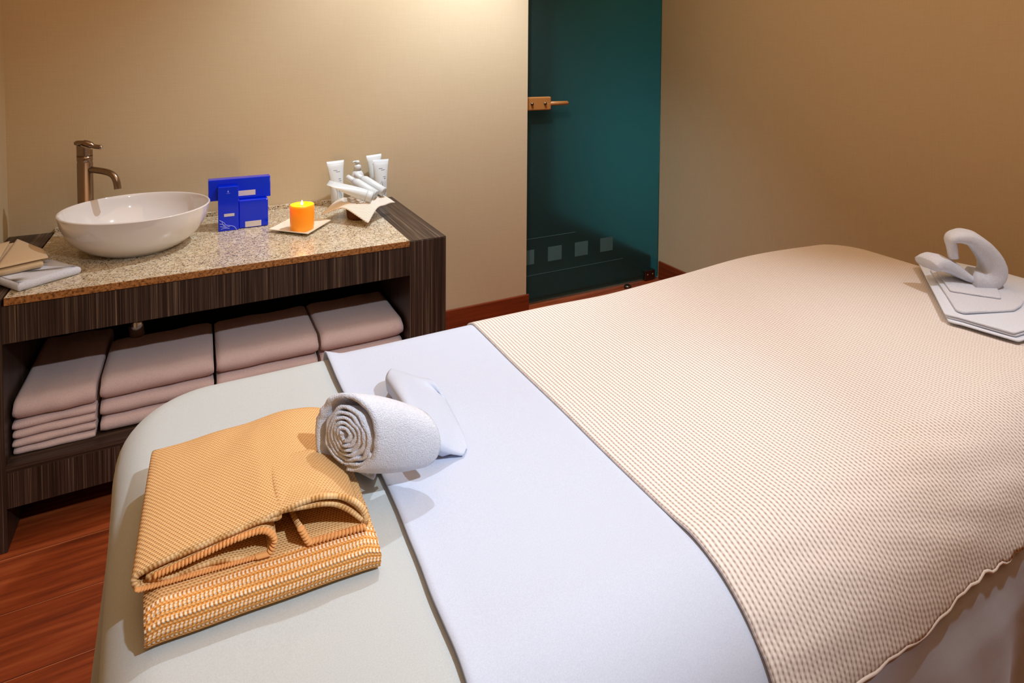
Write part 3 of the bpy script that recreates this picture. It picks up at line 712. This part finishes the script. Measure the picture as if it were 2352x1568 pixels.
# pointed white cloth next to the roll
A_ = spline([az(889, 868, .800), az(925, 915, .822), az(958, 965, .826), az(1000, 1005, .800), az(1040, 1034, .772), az(1064, 1044, .7605)], 6)
B_ = spline([az(897, 850, .802), az(930, 862, .800), az(962, 886, .790), az(1010, 920, .780), az(1050, 985, .767), az(1070, 1034, .7605)], 6)
D_ = spline([az(905, 862, .775), az(945, 868, .765), az(998, 880, .788), az(1030, 935, .7605), az(1062, 1000, .7605), az(1072, 1034, .7605)], 6)
def lofted(rows, nv=10):
    n = len(rows[0])-1
    def fn(u, v):
        i = int(round(u*n)); return spline([r_[i] for r_ in rows], nv)[int(round(v*nv*(len(rows)-1)))]
    return grid(fn, n, nv*(len(rows)-1))
U_ = [Vector((p.x+.006, p.y+.012, max(ZB+.0115, p.z-.03))) for p in A_]
V, Fc, U = lofted([U_, A_, B_, D_], 6)
pn = tag(solid(mesh('pointed_cloth', V, Fc, M['white'], uvs=U), .003, 1), 'small white cotton cloth folded to an upright point behind the rolled towel', 'cloth')

# ------------------------------------------------------------------ white linen at the foot end
ZF = ZB+.026
def xy(px, py, z): p = az(px, py, z); return (p.x, p.y)
sa = empty('folded_bath_sheet', (1.8, .8, ZF), 'large folded white towel stack at the foot corner of the blanket', 'towel')
z = ZF+.004
base = [xy(2112, 618, .772), xy(2178, 748, .772), xy(2215, 757, .772), xy(2340, 795, .772), (1.90, .61), (2.005, .70), (2.01, .85), (1.97, 1.0)]
for k, (ins, hh) in enumerate(((0, .0045), (.006, .005), (-.002, .0045))):
    c = Vector((1.83, .82)); pp = [(c.x+(p[0]-c.x)*(1-ins*3)+.004*k, c.y+(p[1]-c.y)*(1-ins*3)+.006*k) for p in base]
    pad('towel_layer', pp, z, hh, M['towel_w'], sa, nz=.002); z += hh+.001
sb = empty('folded_hand_towel', (1.8, .8, z), 'smaller folded white towel lying on the large stack, its fold edge facing the camera', 'towel')
up = [xy(2136, 622, z), xy(2196, 716, z), xy(2215, 722, z), xy(2330, 716, z), xy(2346, 706, z), xy(2352, 694, z), xy(2318, 668, z), (1.94, .90), (1.93, .95)]
pad('towel_fold', up, z, .006, M['terry'], sb, nz=.002)
up2 = [xy(2150, 622, z+.007), xy(2182, 670, z+.007), xy(2300, 688, z+.007), xy(2290, 662, z+.007), (1.92, .93)]
pad('towel_fold', up2, z+.0068, .004, M['terry'], sb, nz=.002)
# curled towel
zq = z+.024
q0 = Vector((1.845, .815, 0)); rv = Vector((.885, -.466, 0)); nv_ = Vector((.466, .885, 0))
def pq(px, py, back=0.):
    d = ray(px, py); o_ = Vector((0, 0, HC)); t = (q0-o_).dot(nv_)/d.dot(nv_); p = o_+d*t; return p+nv_*back
ct = empty('curled_towel', (1.86, .84, zq), 'rolled white terry towel end curling upright on the folded towels', 'towel')
path = spline([pq(2190, 592), pq(2186, 566), pq(2183, 548), pq(2200, 542), pq(2228, 546), pq(2256, 570), pq(2276, 600), pq(2277, 626), pq(2258, 642), pq(2228, 640)], 6)
ztop = z+.018
wid_ = [.013+.030*min(1, i/28) for i in range(len(path))]
sec = []
def ribsec(P, wd, th, mat, name, parent, ndir, shift=0.):
    V = []; Fc = []; n = 20
    for i, p in enumerate(P):
        t = (P[min(i+1, len(P)-1)]-P[max(i-1, 0)]).normalized(); b = ndir; a = t.cross(b).normalized()
        for k in range(n):
            q = 2*math.pi*k/n; cx_, sx_ = math.cos(q), math.sin(q)
            ex = lambda c_: math.copysign(abs(c_)**.7, c_)
            V.append(p+b*(ex(cx_)*wd[i])+a*(ex(sx_)*th[i])+Vector((0, 0, .002*noise.noise(p*40+Vector((k, 0, 0))))))
    for i in range(len(P)-1):
        for k in range(n): j = (k+1) % n; Fc.append((i*n+k, i*n+j, (i+1)*n+j, (i+1)*n+k))
    Fc.append(tuple(range(n))[::-1]); Fc.append(tuple((len(P)-1)*n+k for k in range(n)))
    return mesh(name, V, Fc, mat, parent)
N_ = len(path)
th = [.011+.017*max(0, min(1, (i-12)/26)) for i in range(N_)]
ribsec(path, wid_, th, M['terry'], 'curled_end', ct, (nv_*.9+rv*.3).normalized())
p2 = spline([pq(2140, 612, .02), pq(2160, 606, .02), pq(2190, 618, .02), pq(2225, 640, .01), pq(2262, 640, 0)], 6)
ribsec(p2, [.036]*len(p2), [.010+.010*math.sin(math.pi*min(1, (i+3)/20)) for i in range(len(p2))], M['terry'], 'towel_roll', ct, (nv_*.95-rv*.2).normalized())

# ------------------------------------------------------------------ lights
def spot(name, loc, target, power, col, ang, blend, rad):
    l = bpy.data.lights.new(name, 'SPOT'); l.energy = power; l.color = col; l.spot_size = R(ang); l.spot_blend = blend; l.shadow_soft_size = rad
    o = bpy.data.objects.new(name, l); C.objects.link(o); o.location = loc
    o.rotation_euler = (Vector(target)-Vector(loc)).to_track_quat('-Z', 'Y').to_euler(); return o
def area(name, loc, rot, sx, sy, power, col):
    l = bpy.data.lights.new(name, 'AREA'); l.shape = 'RECTANGLE'; l.size = sx; l.size_y = sy; l.energy = power; l.color = col
    o = bpy.data.objects.new(name, l); C.objects.link(o); o.location = loc; o.rotation_euler = rot; return o
COOL = (.80, .90, 1.0); WARM = (1.0, .62, .33)
spot('downlight_wall', (1.00, 2.08, 2.55), (.92, 2.81, .35), 100, COOL, 104, .8, .02)
spot('corner_fill', (1.42, 2.30, 2.55), (1.25, 2.81, .20), 55, (.78, .88, 1.0), 70, .9, .02)  # added cool fill that brightens the lower right of the back wall
spot('downlight_table', (.80, 1.45, 2.55), (.58, .92, .75), 54, COOL, 78, .8, .02)
spot('downlight_foot', (1.60, .25, 2.55), (1.45, .50, .75), 66, COOL, 50, .9, .02)
spot('downlight_front', (.75, -.5, 2.5), (.15, 1.75, .10), 165, COOL, 46, 1.0, .03)
area('warm_fill', (.9, .8, 2.58), (0, 0, 0), 2.6, 3.0, 27, WARM)  # added broad warm fill light, not a ceiling fixture
area('shower_fill_low', (1.45, 3.25, .75), (R(90), 0, R(-90)), .5, .5, 7.5, (.50, .88, 1.0))  # added cyan fill hidden behind the wall, lights the tiles seen through the glass
area('shower_fill_high', (1.45, 3.3, 2.2), (R(90), 0, R(-90)), .5, .4, 1.6, (.7, 1.0, .4))  # added green fill, tints the upper part of the glass
fll = bpy.data.lights.new('candle_light', 'POINT'); fll.energy = .5; fll.color = (1, .6, .2); fll.shadow_soft_size = .01
fo = bpy.data.objects.new('candle_light', fll); C.objects.link(fo); fo.location = (cx, cy, .866)
w = bpy.data.worlds.new('world'); scn.world = w; w.use_nodes = True
w.node_tree.nodes['Background'].inputs[0].default_value = (.9, .6, .35, 1); w.node_tree.nodes['Background'].inputs[1].default_value = .1
cy_ = scn.cycles; cy_.max_bounces = 8; cy_.diffuse_bounces = 4; cy_.glossy_bounces = 4; cy_.transmission_bounces = 6
scn.view_settings.view_transform = 'Standard'; scn.view_settings.look = 'None'; scn.view_settings.exposure = 0; scn.view_settings.gamma = 1
